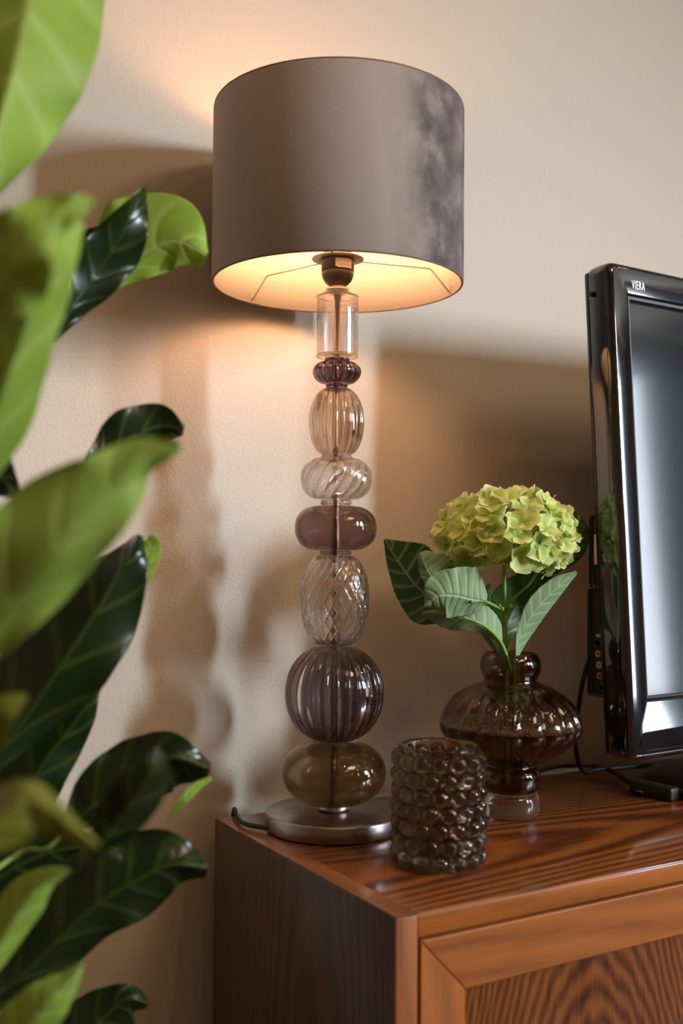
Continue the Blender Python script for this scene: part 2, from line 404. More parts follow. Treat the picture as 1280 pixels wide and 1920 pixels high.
# ------------------------------------------------------------------ sideboard
ZT = .75
sb = thing('sideboard', 'glossy reddish brown stained oak sideboard with a framed door', 'sideboard', (0.55, -.2, 0))
T = .0225
XE = 1.45; YFR = -.40
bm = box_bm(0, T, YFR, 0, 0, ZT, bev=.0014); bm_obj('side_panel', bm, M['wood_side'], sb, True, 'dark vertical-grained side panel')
box('edge_strip', -.0004, T, YFR - .0008, YFR + .002, 0, ZT - .0008, M['wood_edge'], sb, bev=.0006)
box('top_edge_strip', .0008, T, YFR + .003, -.001, ZT - .0008, ZT + .0004, M['wood_edge_y'], sb)
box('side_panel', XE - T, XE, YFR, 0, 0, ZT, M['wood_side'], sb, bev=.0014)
box('top_board', T + .0003, XE - T, YFR + .0008, 0, ZT - .022, ZT, M['wood_top'], sb, bev=.0012)
box('top_fascia', T + .0003, XE - T, YFR - .0004, YFR + .0185, ZT - .0222, ZT - .0012, M['wood_rail'], sb, bev=.0018)
box('back_board', T, XE - T, -.008, 0, .05, ZT - .023, M['wood_side'], sb)
box('bottom_board', T, XE - T, YFR + .02, -.009, .06, .08, M['wood_side'], sb)
box('plinth', T, XE - T, YFR + .03, YFR + .05, 0, .059, M['wood_side'], sb)
def door(x0, x1, z0, z1):
    d = thing('door', '', ''); 
    for k in ('label', 'category'): del d[k]
    d.location = (0, 0, 0); own(d, sb)
    W = .057; yo, yi, yb = YFR - .001, YFR + .0075, YFR + .018
    def mitre(name, pts, m):        # pts: outer a, outer b, inner b, inner a (x, z); outer edge proud, inner sunk
        V = []
        for k, (x, z) in enumerate(pts): V.append((x, yo if k < 2 else yi, z))
        for k, (x, z) in enumerate(pts): V.append((x, yb, z))
        bm = bmesh.new(); vs = [bm.verts.new(v) for v in V]
        for f in ((0, 1, 2, 3), (7, 6, 5, 4), (0, 4, 5, 1), (1, 5, 6, 2), (2, 6, 7, 3), (3, 7, 4, 0)): bm.faces.new([vs[i] for i in f])
        bmesh.ops.recalc_face_normals(bm, faces=bm.faces)
        bmesh.ops.bevel(bm, geom=list(bm.edges), offset=.0014, segments=2, profile=.5, affect='EDGES')
        bm_obj(name, bm, m, d, False)
    g = .0002
    mitre('rail', [(x0 + g, z1), (x1 - g, z1), (x1 - W, z1 - W), (x0 + W, z1 - W)], M['wood_rail'])
    mitre('stile', [(x0, z1 - g), (x0, z0 + g), (x0 + W, z0 + W), (x0 + W, z1 - W)], M['wood_stile'])
    mitre('rail', [(x0 + g, z0), (x1 - g, z0), (x1 - W, z0 + W), (x0 + W, z0 + W)], M['wood_rail'])
    mitre('stile', [(x1, z1 - g), (x1, z0 + g), (x1 - W, z0 + W), (x1 - W, z1 - W)], M['wood_stile'])
    box('door_panel', x0 + W - .004, x1 - W + .004, yi + .003, yb, z0 + W - .004, z1 - W + .004, M['wood_panel'], d)
for k in range(3):
    x0 = T + .0035 + k * .4685
    door(x0, x0 + .465, .075, ZT - .0248)

# ------------------------------------------------------------------ table lamp
LX, LY = .105, -.106
SM = .000636
def zy(y): return 1.08 + (1028 - y) * SM
lamp = thing('table_lamp', 'lit table lamp with stacked glass balls and a taupe velvet drum shade', 'lamp', (LX, LY, ZT))
lathe('base', [(0, ZT + .0005), (.077, ZT + .0005), (.0795, ZT + .002), (.0805, ZT + .004), (.0805, ZT + .0185), (.0795, ZT + .0205), (.078, ZT + .0210), (.03, ZT + .0210), (0, ZT + .0210)], M['steel'], lamp, LX, LY, 96, label='round brushed gunmetal foot')
def arc_prof(r_top, r_mid, r_bot, z_top, z_mid, z_bot, n=20, p=2.0):
    out = []
    for i in range(n + 1):
        f = i / n
        if True:
            # quarter superellipses above and below the widest point
            ang = PI * f - PI / 2
            s, c = math.sin(ang), math.cos(ang)
            e = 2 / p
            if s < 0: z = z_mid + (z_bot - z_mid) * abs(s) ** e; r = r_bot + (r_mid - r_bot) * abs(c) ** e
            else: z = z_mid + (z_top - z_mid) * abs(s) ** e; r = r_top + (r_mid - r_top) * abs(c) ** e
            out.append((r, z))
    return out
def shell(name, outer, th, m, parent, cx, cy, seg=96, mod=None, label=None, inner_mod=0):
    """hollow blown glass: outer wall, turned back inside as the inner wall"""
    inner = []
    n = len(outer)
    for i, (r, z) in enumerate(outer):
        a = outer[max(i - 1, 0)]; b_ = outer[min(i + 1, n - 1)]
        tx, tz = b_[0] - a[0], b_[1] - a[1]; L = math.hypot(tx, tz) or 1
        nx, nz_ = -tz / L, tx / L                 # inward for a profile that runs upward
        if i in (0, n - 1): nx, nz_ = -1, 0
        inner.append((max(r + nx * th, .0065), z + nz_ * th))
    prof = outer + inner[::-1]
    def md(a, z, i):
        if not mod: return 1
        if i < n: return mod(a, z, i / (n - 1))
        return 1 + (mod(a, z, (2 * n - 1 - i) / (n - 1)) - 1) * inner_mod
    return lathe(name, prof, m, parent, cx, cy, seg, True, md, label)
def ring(name, r, h, z, m, parent, cx=LX, cy=LY, label=None, rin=.006):
    q = h * .3
    return lathe(name, [(rin, z - h / 2), (r - q, z - h / 2), (r, z - h / 2 + q), (r, z + h / 2 - q), (r - q, z + h / 2), (rin, z + h / 2)], m, parent, cx, cy, 64, True, label=label)
def ribs(n, amp, power=1.0, sharp=True):
    def f(a, z, t):
        e = math.sin(PI * min(max(t, 0), 1)) ** power
        s = abs(math.sin(a * n / 2)) if sharp else .5 + .5 * math.cos(a * n)
        return 1 - amp * e * (1 - s)
    return f
g = lamp
tube('rod', [(LX, LY, ZT + .02), (LX, LY, 1.41)], .0045, M['rod'], g, 20, sm=False)
# flattened olive ball
shell('glass_ball', [(.0185, zy(1513)), (.0185, zy(1508))] + arc_prof(.020, .0621, .0185, zy(1388), zy(1443), zy(1502), 26, 2.0)[0:], .0018, M['g_olive'], g, LX, LY, label='clear olive-brown flattened glass ball')
ring('collar', .0195, .008, zy(1507), M['rod'], g)
ring('collar', .0175, .003, zy(1386.5), M['g_olive'], g)
# big ribbed ball
shell('glass_ball', arc_prof(.014, .0590, .014, zy(1211), zy(1297), zy(1385), 34), .0024, M['g_grey'], g, LX, LY, 26 * 8, ribs(26, .10), label='large grey ribbed glass ball')
# cut glass egg
def diamonds(a, z, t):
    e = min(1, 6 * min(t, 1 - t)); N = 22; tw = 7.2
    u = abs(math.sin((a * N + t * tw * PI * 2) / 2)); v = abs(math.sin((a * N - t * tw * PI * 2) / 2))
    return 1 - .034 * e * max(max(0, 1 - u / .5), max(0, 1 - v / .5))
shell('glass_egg', arc_prof(.0175, .0412, .0175, zy(1041), zy(1124), zy(1208), 120), .0026, M['g_cut'], g, LX, LY, 22 * 12, diamonds, label='clear glass egg cut in a diamond lattice', inner_mod=0)
ring('collar', .019, .005, zy(1036.5), M['g_smoke'], g)
# smooth smoky ball
shell('glass_ball', arc_prof(.022, .0490, .022, zy(949), zy(990), zy(1032), 26, 2.2), .0018, M['g_smoke'], g, LX, LY, label='smooth smoky mauve glass ball')
ring('collar', .0188, .0065, zy(942.5), M['g_clear'], g)
# swirled clear ball
def swirl(a, z, t):
    e = math.sin(PI * t) ** .6; s = abs(math.sin((a * 18 - t * 19.0) / 2)); return 1 - .06 * e * (1 - s) ** 1.5
shell('glass_ball', arc_prof(.019, .0428, .019, zy(859), zy(897), zy(937), 40, 2.15), .002, M['g_clear'], g, LX, LY, 180, swirl, label='clear glass ball with twisted ribs')
ring('collar', .0185, .0045, zy(855.5), M['g_clear'], g)
# amber ribbed egg
shell('glass_egg', arc_prof(.0110, .0334, .0165, zy(727), zy(790), zy(852), 34, 1.95), .0018, M['g_amber'], g, LX, LY, 22 * 8, ribs(22, .09), label='pale amber ribbed glass egg')
ring('collar', .0132, .0035, zy(722.5), M['g_plum'], g)
# plum fluted disc
shell('glass_ball', arc_prof(.0135, .0292, .0135, zy(677), zy(695.5), zy(719), 20), .0022, M['g_plum'], g, LX, LY, 16 * 10, ribs(16, .13, .8), label='small plum fluted glass disc')
ring('collar', .0152, .0035, zy(673.5), M['g_plum'], g)
# clear cylinder
cyl = [(.014, zy(670.5)), (.0205, zy(669.5)), (.0238, zy(666)), (.0247, zy(660)), (.0247, zy(562)), (.0240, zy(554)), (.0220, zy(547.5)), (.0190, zy(544)), (.0160, zy(543))]
shell('glass_cylinder', catmull(cyl, 40), .0014, M['g_clear'], g, LX, LY, 96, label='clear glass cylinder under the socket')
lathe('cap', [(.005, zy(545)), (.0160, zy(545)), (.0163, zy(542)), (.0158, zy(539.5)), (.009, zy(538.5)), (.0085, zy(534)), (.005, zy(534))], M['cream'], g, LX, LY, 48, True)
# socket
sock = lathe('socket', [(.004, zy(535)), (.0085, zy(534)), (.0130, zy(530)), (.0168, zy(523)), (.0190, zy(514)), (.0193, zy(508.6)), (.0191, zy(508)), (.0196, zy(507.4)), (.0199, zy(482)), (.0199, zy(475)), (.0165, zy(470)), (.0165, zy(450)), (.004, zy(450))], M['socket'], g, LX, LY, 64)
# sticker round the socket
V, Fc = [], []
ca = math.atan2(CAM.y - LY, CAM.x - LX)
for i in range(13):
    a = ca + R(-8) + R(62) * i / 12
    for z in (zy(505), zy(487.5)): V.append((LX + .0201 * math.cos(a), LY + .0201 * math.sin(a), z + (.0012 if i < 2 and z < zy(495) else 0)))
for i in range(12): Fc.append((2 * i, 2 * i + 2, 2 * i + 3, 2 * i + 1))
st = mesh_obj('label', V, Fc, M['sticker'], sock, label='small cream rating sticker')
for body, zc, sz in (('E27 Max 40W', zy(492), .0042), ('~ 250V 4A', zy(499.5), .0034)):
    a0 = ca + R(-3)
    vs, fs = text_geo(body, sz, 0, 'LEFT')
    V = [(LX + .02022 * math.cos(a0 + v.x / .0202), LY + .02022 * math.sin(a0 + v.x / .0202), zc + v.y) for v in vs]
    mesh_obj('lettering', V, fs, M['print'], sock, smooth=False)
# bulb
lathe('bulb', [(.0135, zy(452)), (.0135, zy(440)), (.016, zy(425))] + [(.0295 * math.cos(R(a)), 1.505 + .0295 * math.sin(R(a))) for a in range(-55, 90, 12)] + [(0, 1.5345)], M['bulb'], g, LX, LY, 24, label='glowing warm bulb')
# shade
SR, SZ0, SZ1 = .1505, 1.395, 1.604
sh = lathe('shade', [(SR - .0012, SZ0 + .0006), (SR, SZ0 + .002), (SR, SZ1 - .002), (SR - .0012, SZ1 - .0004), (SR - .0016, SZ1 - .0006), (SR - .0016, SZ0 + .001)], M['velvet'], g, LX, LY, 160, True, label='taupe velvet drum shade, crushed on its right side')
# shade is textured in its own space: shift the mesh to its axis
for v in sh.data.vertices: v.co.x -= LX; v.co.y -= LY; v.co.z -= SZ0
sh.location = (LX, LY, SZ0)
lathe('lining', [(SR - .0018, SZ0 + .0015), (SR - .0018, SZ1 - .0015), (SR - .0024, SZ1 - .0015), (SR - .0024, SZ0 + .0015)], M['lining'], sh, LX, LY, 160, True, label='peach lining lit by the bulb')
def fray(a, z, i): return 1 + .0022 * noise.noise(Vector((a * 38, z * 10, i)))
for z in (SZ0, SZ1 - .001):
    lathe('rim', [(SR - .0018 + .0013 * math.cos(R(t)), z + .0011 + .0013 * math.sin(R(t))) for t in range(0, 360, 45)], M['rim'], sh, LX, LY, 160, True, fray)
# fitter
fit = lathe('fitter_ring', [(.0205, 1.4265), (.0310, 1.4265), (.0312, 1.4273), (.0310, 1.4280), (.0205, 1.4280)], M['wire'], sh, LX, LY, 64, True)
e1 = onZ(492, 561, SZ0 + .003); a1 = math.atan2(e1.y - LY, e1.x - LX)
for k in range(3):
    a = a1 + k * 2 * PI / 3 * -1
    q = lambda r, z: (LX + r * math.cos(a), LY + r * math.sin(a), z)
    tube('fitter_arm', [q(.030, 1.4272), q(.118, 1.4272), q(.1215, 1.4262), q(.1235, 1.424), q(SR - .0035, SZ0 + .0045), q(SR - .0025, SZ0 + .003), q(SR - .003, SZ0 + .012)], .0011, M['wire'], sh, 8, sm=False)
# cord
cp = [Vector((LX - .078, LY + .015, ZT + .006)), Vector((LX - .092, LY + .05, ZT + .005)), Vector((.02, -.02, ZT + .005)), Vector((.028, .006, ZT + .004)), Vector((.036, .028, ZT - .06)), Vector((.05, .035, .4)), Vector((.05, .035, .1))]
tube('cord', cp, .0028, M['cable'], lamp, 10, label='black cord')

# ------------------------------------------------------------------ vase
VX, VY = .328, -.160
vs_ = thing('vase', 'smoky brown glass vase with ribbed round belly and knobbed foot, half filled with water', 'vase', (VX, VY, ZT))
body = catmull([(.0285, .8125), (.0300, .8140), (.0450, .8215), (.0665, .8330), (.0825, .8470), (.0888, .8610), (.0850, .8770), (.0720, .8950), (.0520, .9080), (.0350, .9150), (.0322, .9175), (.0330, .9200), (.0368, .9270), (.0380, .9350), (.0368, .9430), (.0335, .9490), (.0322, .9510)], 76)
bowl = catmull([(.0320, .7815), (.0352, .7850), (.0368, .7930), (.0368, .8020), (.0340, .8085), (.0290, .8115)], 18)
prof_out = bowl + body
def vribs(a, z, t):
    if z < .818 or z > .915: return 1
    e = math.sin(PI * (z - .818) / .097) ** .7
    return 1 - .075 * e * (1 - abs(math.sin(a * 9))) ** 1.3
# wall: outside up, inside down, floor closed
th = .0022
inner = []
for i, (r, z) in enumerate(prof_out):
    a = prof_out[max(i - 1, 0)]; b_ = prof_out[min(i + 1, len(prof_out) - 1)]; tx, tz = b_[0] - a[0], b_[1] - a[1]; L = math.hypot(tx, tz) or 1
    inner.append((r - th * tz / L, z + th * tx / L))
nO = len(prof_out)
inner_c = [p for p in inner if p[1] > .7850]
prof = [(0, .7812)] + prof_out + [(prof_out[-1][0] - th, .9512)] + inner_c[::-1] + [(0, .7852)]
def vmod(a, z, i): return vribs(a, z, 0)
lathe('body', prof, M['g_vase'], vs_, VX, VY, 216, False, vmod, label='smoky brown ribbed body')
lathe('foot', [(0, ZT + .0004), (.030, ZT + .0004), (.0345, ZT + .003), (.0368, ZT + .009), (.0372, ZT + .016), (.0362, ZT + .024), (.0335, ZT + .029), (.0300, ZT + .0307), (0, ZT + .0307)], M['g_clear'], vs_, VX, VY, 96, label='thick clear glass foot')
wl = .8605
wprof = [(max(r - .0004, 0), z) for r, z in inner_c if z < wl]
lathe('water', [(0, .7856)] + wprof + [(wprof[-1][0], wl), (0, wl)], M['water'], vs_, VX, VY, 216, False, vmod)
# bubbles along the waterline
t_ = bmesh.new(); bmesh.ops.create_icosphere(t_, subdivisions=1, radius=1); tv_ = [v.co.copy() for v in t_.verts]; tf_ = [tuple(v.index for v in f.verts) for f in t_.faces]; t_.free()
random.seed(3); V, Fc = [], []
for i in range(6500):
    a = random.random() * 2 * PI; d = abs(random.gauss(0, .006)) if i < 2600 else random.expovariate(1 / .022); rr = random.uniform(.0005, .0013)
    if d > .08: continue
    r = (.0852 - d) * (1 - .072 * (1 - abs(math.sin(a * 9))) ** 1.3)
    z = wl + rr * .6 + random.random() * .0045 * max(0, 1 - d / .006); o_ = len(V)
    V += [(VX + r * math.cos(a) + v.x * rr, VY + r * math.sin(a) + v.y * rr, z + v.z * rr) for v in tv_]; Fc += [tuple(k + o_ for k in f) for f in tf_]
fo = mesh_obj('foam', V, Fc, M['foam'], vs_, label='pale ring of bubbles at the waterline'); fo['kind'] = 'stuff'

# ------------------------------------------------------------------ bead candle holder
KX, KY = .1325, -.279
ch = thing('candle_holder', 'smoky glass tumbler covered in rows of glass beads, at the sideboard corner', 'candle holder', (KX, KY, ZT))
zt = ZT + .1235
lathe('tumbler', [(0, ZT + .0004), (.0395, ZT + .0004), (.0425, ZT + .003)] + [(.0425, ZT + .003 + (zt - ZT - .006) * i / 8) for i in range(1, 9)] + [(.0430, zt - .002), (.0422, zt), (.0385, zt), (.0372, zt - .003), (.0370, ZT + .03), (.034, ZT + .014), (0, ZT + .012)], M['g_bead'], ch, KX, KY, 96)
bmm = bmesh.new(); bmesh.ops.create_uvsphere(bmm, u_segments=24, v_segments=14, radius=.0095)
bead_me = bpy.data.meshes.new('bead'); bmm.to_mesh(bead_me); bmm.free(); bead_me.materials.append(M['g_bead']); bead_me.polygons.foreach_set('use_smooth', [True] * len(bead_me.polygons))
for row in range(7):
    z = ZT + .0102 + row * .01655
    for k in range(14):
        a = 2 * PI * (k + .5 * (row % 2)) / 14 + .09
        o = bpy.data.objects.new('bead', bead_me); C.objects.link(o); own(o, ch)
        o.location = (KX + .0420 * math.cos(a), KY + .0420 * math.sin(a), z); s = random.uniform(.97, 1.04); o.scale = (s, s, s * .97)

# ------------------------------------------------------------------ leaves
def leaf(name, parent, rib, widths, m, tilt=(0, 0), cup=0.0, wave=0.0, wn=3, ser=0, veins=7, relief=.0012, flip=False, twist=None, U=64, W=26, label=None, thick=.0005, curl=0.0, seed=1):
    """rib: [(x, y, depth)] of the midrib as seen, turned into real positions; widths: [(left, right)] in those units along it;
    tilt: depth added at the left / right margin; cup: the blade sags between margins; ser: teeth"""
    pts = catmull(rib, U); wd = catmull(widths, U); Vt, Vb, att = [], [], []
    tl = catmull(twist, U) if twist else None
    rows = []
    for i in range(U):
        x, y, d = pts[i]; a = pts[max(i - 1, 0)]; b_ = pts[min(i + 1, U - 1)]
        tx, ty = b_[0] - a[0], b_[1] - a[1]; L = math.hypot(tx, ty) or 1
        nx, ny = ty / L, -tx / L                  # to the left of the direction of growth when y points down
        wl_, wr_ = max(wd[i][0], .3), max(wd[i][1], .3)
        if ser:
            saw = 1 + .05 * ((i * ser / U) % 1.0) - .02; wl_ *= saw; wr_ *= saw
        t = i / (U - 1); row = []
        if not ser:
            wl_ *= 1 + .07 * noise.noise(Vector((t * 7, x * .01, seed))) ; wr_ *= 1 + .07 * noise.noise(Vector((t * 7, y * .01, seed + 9)))
        dl, dr = (tl[i] if tl else tilt)
        for k in range(-W, W + 1):
            s = k / W; wv = (wl_ if s < 0 else wr_) * abs(s)
            sg = -1 if s < 0 else 1
            px, py = x - nx * wv * sg * -1 * (-1), y - ny * wv * sg * -1 * (-1)
            px, py = x + nx * wv * (1 if s < 0 else -1), y + ny * wv * (1 if s < 0 else -1)
            dd = d + (dl if s < 0 else dr) * abs(s) + cup * (s * s) * (wl_ + wr_) / 2 / F * d + wave * math.sin(wn * 2 * PI * t + (0 if s < 0 else 1.3) + seed) * s * s + curl * abs(s) ** 4
            # side veins leave the midrib at an angle
            q = (t * veins - abs(s) * 1.15 * (1 - .25 * t)); fr = abs((q % 1.0) - .5) * 2
            vein = max(math.exp(-(abs(s) / .035) ** 2), math.exp(-((1 - fr) / (.13 + .05 * abs(s))) ** 2) * (1 - .5 * abs(s)) * (1 if abs(s) < .97 else .3))
            row.append((P(px, py, dd), vein))
        rows.append(row)
    K = 2 * W + 1; pos = [[r[0] for r in row] for row in rows]
    V, A = [], []
    for side in (0, 1):
        for i in range(U):
            for k in range(K):
                p = pos[i][k]; du = pos[min(i + 1, U - 1)][k] - pos[max(i - 1, 0)][k]; dv = pos[i][min(k + 1, K - 1)] - pos[i][max(k - 1, 0)]
                n = du.cross(dv); n = n.normalized() if n.length > 1e-12 else FW
                ve = rows[i][k][1]
                off = -relief * ve + (thick if side == 0 else -thick) * (1 if 0 < k < K - 1 and 0 < i < U - 1 else .3)
                # fine puckering between the veins
                V.append(p + n * (off if not flip else off + 2 * relief * ve)); A.append(ve)
    Fc, fm = [], []; o = U * K
    for i in range(U - 1):
        for k in range(K - 1):
            a, b_, c, d = i * K + k, i * K + k + 1, (i + 1) * K + k + 1, (i + 1) * K + k
            Fc.append((a, d, c, b_)); fm.append(1 if not flip else 0)
            Fc.append((a + o, b_ + o, c + o, d + o)); fm.append(0 if not flip else 1)
    for i in range(U - 1):
        for k in (0, K - 1):
            a, b_ = i * K + k, (i + 1) * K + k; Fc.append((a, a + o, b_ + o, b_) if k == 0 else (a, b_, b_ + o, a + o)); fm.append(1)
    for k in range(K - 1):
        for i in (0, U - 1):
            a, b_ = i * K + k, i * K + k + 1; Fc.append((a, b_, b_ + o, a + o)); fm.append(1)
    ob = mesh_obj(name, V, Fc, None, parent, mats=LM[m], fmat=fm, label=label)
    at = ob.data.attributes.new('vein', 'FLOAT', 'POINT'); at.data.foreach_set('value', A)
    return ob

# ------------------------------------------------------------------ hydrangea
hy = thing('hydrangea', 'lime green hydrangea bloom with pale veined leaves in the smoky vase', 'flower', (.322, -.16, .90))
ST = Vector((VX - .006, VY, .79))
node_p = P(946, 1148, 1.325)
tube('stem', [ST, Vector((VX - .008, VY, .86)), P(948, 1235, 1.33), P(946, 1190, 1.328), node_p, P(945, 1100, 1.33), P(945, 1060, 1.335)], [.0034, .0032, .0031, .003, .0034, .0027, .0024], M['stem'], hy, 12)
tube('stem', [Vector((VX + .004, VY + .006, .80)), Vector((VX + .006, VY, .87)), P(962, 1240, 1.34), P(952, 1222, 1.338)], [.0026, .0026, .0024, .002], M['stem'], hy, 10)
tube('branch', [node_p, P(966, 1120, 1.33), P(990, 1098, 1.335), P(1005, 1075, 1.34)], [.0022, .002, .0018, .0015], M['stem'], hy, 10)
tube('petiole', [node_p, P(925, 1135, 1.31), P(905, 1127, 1.29), P(882, 1128, 1.275)], [.002, .002, .002, .0015], M['stem'], hy, 10)
tube('petiole', [Vector((VX - .004, VY - .004, .93)), P(946, 1222, 1.315), P(932, 1196, 1.30), P(905, 1172, 1.285), P(866, 1156, 1.275)], [.0026, .0028, .0026, .002, .0012], M['stem'], hy, 10)
for k, (x, y) in enumerate(((936, 1136), (941, 1142), (956, 1138))):
    bmx = bmesh.new(); bmesh.ops.create_icosphere(bmx, subdivisions=2, radius=.0022 + .0005 * k, matrix=Matrix.Translation(P(x, y, 1.318)) @ Matrix.Diagonal((1, 1, 1.3, 1)))
    bm_obj('bud', bmx, M['stem'], hy, True)
# round pale leaf in front (seen from beneath)
leaf('leaf', hy, [(912, 1128, 1.285), (884, 1124, 1.276), (855, 1117, 1.268), (825, 1117, 1.264), (797, 1136, 1.268)],
     [(3, 12), (26, 58), (38, 58), (44, 50), (38, 38), (3, 3)], 'hyd_pale', (.012, .004), 0, .0015, 4, 30, 9, .0018, True, label='round pale green leaf seen from beneath', U=70)
# leaf behind it, left: long, tip up
leaf('leaf', hy, [(856, 1156, 1.30), (815, 1128, 1.315), (780, 1098, 1.325), (745, 1052, 1.33), (721, 1011, 1.33)],
     [(6, 30), (52, 70), (44, 66), (22, 58), (2, 2)][::1], 'hyd_pale', (.0, -.006), 0, .0015, 3, 26, 8, .0010, False, twist=[(.0, -.012), (.010, -.024), (.012, -.02), (.008, -.012), (0, 0)], label='long dark leaf with a raised tip', U=70)
leaf('leaf', hy, [(852, 1112, 1.300), (826, 1098, 1.298), (806, 1076, 1.296), (795, 1055, 1.296), (787, 1036, 1.298)][::1],
     [(4, 4), (20, 40), (18, 50), (12, 40), (3, 12)], 'hyd_pale', (.004, .004), 0, .001, 3, 26, 7, .0010, True, label='pale underside of a folded leaf', U=60)
# lower leaf on the curved stalk
leaf('leaf', hy, [(940, 1208, 1.305), (915, 1182, 1.298), (880, 1162, 1.295), (835, 1152, 1.30), (790, 1150, 1.305)],
     [(2, 2), (10, 30), (22, 36), (26, 14), (2, 2)], 'hyd_pale', (.006, .008), 0, .001, 3, 26, 7, .0010, True, label='pale leaf on a curved stalk', U=60)
# right leaf
leaf('leaf', hy, [(968, 1232, 1.325), (978, 1190, 1.318), (1006, 1142, 1.312), (1044, 1102, 1.312), (1082, 1072, 1.318)],
     [(2, 3), (10, 16), (22, 20), (20, 14), (2, 2)], 'hyd_pale', (-.006, .014), 0, .001, 3, 30, 9, .0010, True, label='long pale leaf rising to the right', U=70)
# dark leaves behind
leaf('leaf', hy, [(950, 1228, 1.345), (945, 1190, 1.375), (965, 1140, 1.395), (1005, 1095, 1.40), (1040, 1070, 1.40)],
     [(3, 3), (36, 18), (50, 34), (34, 24), (2, 2)], 'hyd_dark', (.004, .004), 0, .001, 3, 24, 8, .001, False, label='dark leaf behind the stem', U=60)
leaf('leaf', hy, [(940, 1232, 1.35), (912, 1180, 1.38), (900, 1140, 1.39), (918, 1095, 1.39)],
     [(3, 3), (14, 22), (14, 24), (2, 2)], 'hyd_dark', (.004, .004), 0, .001, 3, 20, 6, .001, False, label='dark leaf behind the stem', U=50)
leaf('leaf', hy, [(1035, 1075, 1.385), (1070, 1035, 1.385), (1082, 995, 1.382), (1070, 955, 1.382)],
     [(4, 4), (26, 22), (24, 22), (1, 1)], 'hyd_dark', (.006, .004), 0, .001, 3, 22, 8, .001, False, label='dark leaf behind the bloom', U=50)

# bloom
HC = P(948, 1008, 1.345) + Vector((0, 0, -.004))
random.seed(7)
def petal_mesh(seed):
    rnd = random.Random(seed); U_, W_ = 8, 9; V, A, Fc = [], [], []
    L = .0200; ph = rnd.random() * 6; rz = rnd.uniform(.0014, .0030); lift = rnd.uniform(.15, .75)
    for i in range(U_):
        t = i / (U_ - 1); half = .0128 * (math.sin(PI * min(1, t * .62 + .04)) ** .8) * (1 if t < .8 else math.sqrt(max(0, 1 - ((t - .8) / .26) ** 2)) + .02)
        for k in range(W_):
            s = k / (W_ - 1) * 2 - 1
            x = t * L * (1 - .10 * s * s * t) ; y = half * s
            z = lift * .010 * t * t - .0035 * t ** 4 * rnd.uniform(.8, 1.2) + .0038 * s * s * t + rz * math.sin(3.2 * s + ph + t * 3) * t * t
            V.append((x, y, z)); A.append(max(abs(s) * .98 if t > .2 else abs(s) * .5, t ** 2.0))
    for i in range(U_ - 1):
        for k in range(W_ - 1): a = i * W_ + k; Fc.append((a, a + 1, a + W_ + 1, a + W_))
    me = bpy.data.meshes.new('sepal'); me.from_pydata(V, [], Fc); me.materials.append(M['sepal']); me.polygons.foreach_set('use_smooth', [True] * len(me.polygons))
    at = me.attributes.new('edge', 'FLOAT', 'POINT'); at.data.foreach_set('value', A); return me
PM = [petal_mesh(i) for i in range(10)]
NFL = 74; fl = 0; dirs = []
tot = 92
for i in range(tot):
    zz = 1 - 2 * (i + .5) / tot; a = i * PI * (3 - math.sqrt(5)); rr = math.sqrt(1 - zz * zz)
    if zz < -.62: continue
    dirs.append(Vector((rr * math.cos(a), rr * math.sin(a), zz)))
dirs = dirs[:NFL]
for d in dirs:
    d = (d + Vector([random.gauss(0, .05) for _ in range(3)])).normalized()
    k = random.uniform(.90, 1.02)
    p = HC + Vector((d.x * .081, d.y * .081, d.z * (.060 if d.z > 0 else .046))) * k
    n = (Vector((d.x, d.y, d.z * 1.35)) + Vector([random.gauss(0, .22) for _ in range(3)])).normalized()
    rot = n.to_track_quat('Z', 'Y') @ Quaternion((0, 0, 1), random.random() * 6)
    # the floret itself: eye and its little stalk
    bmx = bmesh.new(); bmesh.ops.create_icosphere(bmx, subdivisions=1, radius=.0016)
    inn = (HC + Vector((0, 0, -.03)) - p); iv = rot.inverted() @ inn
    vs2 = []
    ort = iv.orthogonal().normalized(); ort2 = iv.normalized().cross(ort)
    for q_, rad in ((0, .0007), (1, .0011)):
        vs2.append([bmx.verts.new(iv * q_ * .8 + (ort * math.cos(t_) + ort2 * math.sin(t_)) * rad) for t_ in (0, 1.57, 3.14, 4.71)])
    for j in range(4): bmx.faces.new((vs2[0][j], vs2[0][(j + 1) % 4], vs2[1][(j + 1) % 4], vs2[1][j]))
    fo = bm_obj('floret', bmx, M['floret_eye'], None, True)
    fo.parent = hy; fo.location = p - hy.location; fo.rotation_mode = 'QUATERNION'; fo.rotation_quaternion = rot
    sz = random.uniform(.88, 1.15)
    for j in range(4):
        pe = bpy.data.objects.new('sepal', random.choice(PM)); C.objects.link(pe); pe.parent = fo
        pe.location = (0, 0, .0005 * (j % 2) + .0008); pe.rotation_euler = (random.gauss(0, .12), -random.uniform(.0, .35), j * PI / 2 + random.gauss(0, .1))
        s = sz * random.uniform(.88, 1.08); pe.scale = (s, s, s)

# ------------------------------------------------------------------ television
TO = Vector((.4477, -.2501, .8235)); BE, TA = .0418, .0586; TH = .6252; TW = .92; TT = .050
u_ = Vector((math.cos(BE), math.sin(BE), 0)); nb_ = Vector((math.sin(BE), -math.cos(BE), 0))
w_ = _z * math.cos(TA) - nb_ * math.sin(TA); n_ = nb_ * math.cos(TA) + _z * math.sin(TA)
TM = Matrix(((u_.x, -n_.x, w_.x, TO.x), (u_.y, -n_.y, w_.y, TO.y), (u_.z, -n_.z, w_.z, TO.z), (0, 0, 0, 1)))   # local x right, y back, z up
tv = thing('television', 'black flat-screen television standing on the sideboard, its screen mirroring a window', 'television', (TO.x + .45, -.2, ZT))
BL, BB, BT = .0305, .0712, .0386
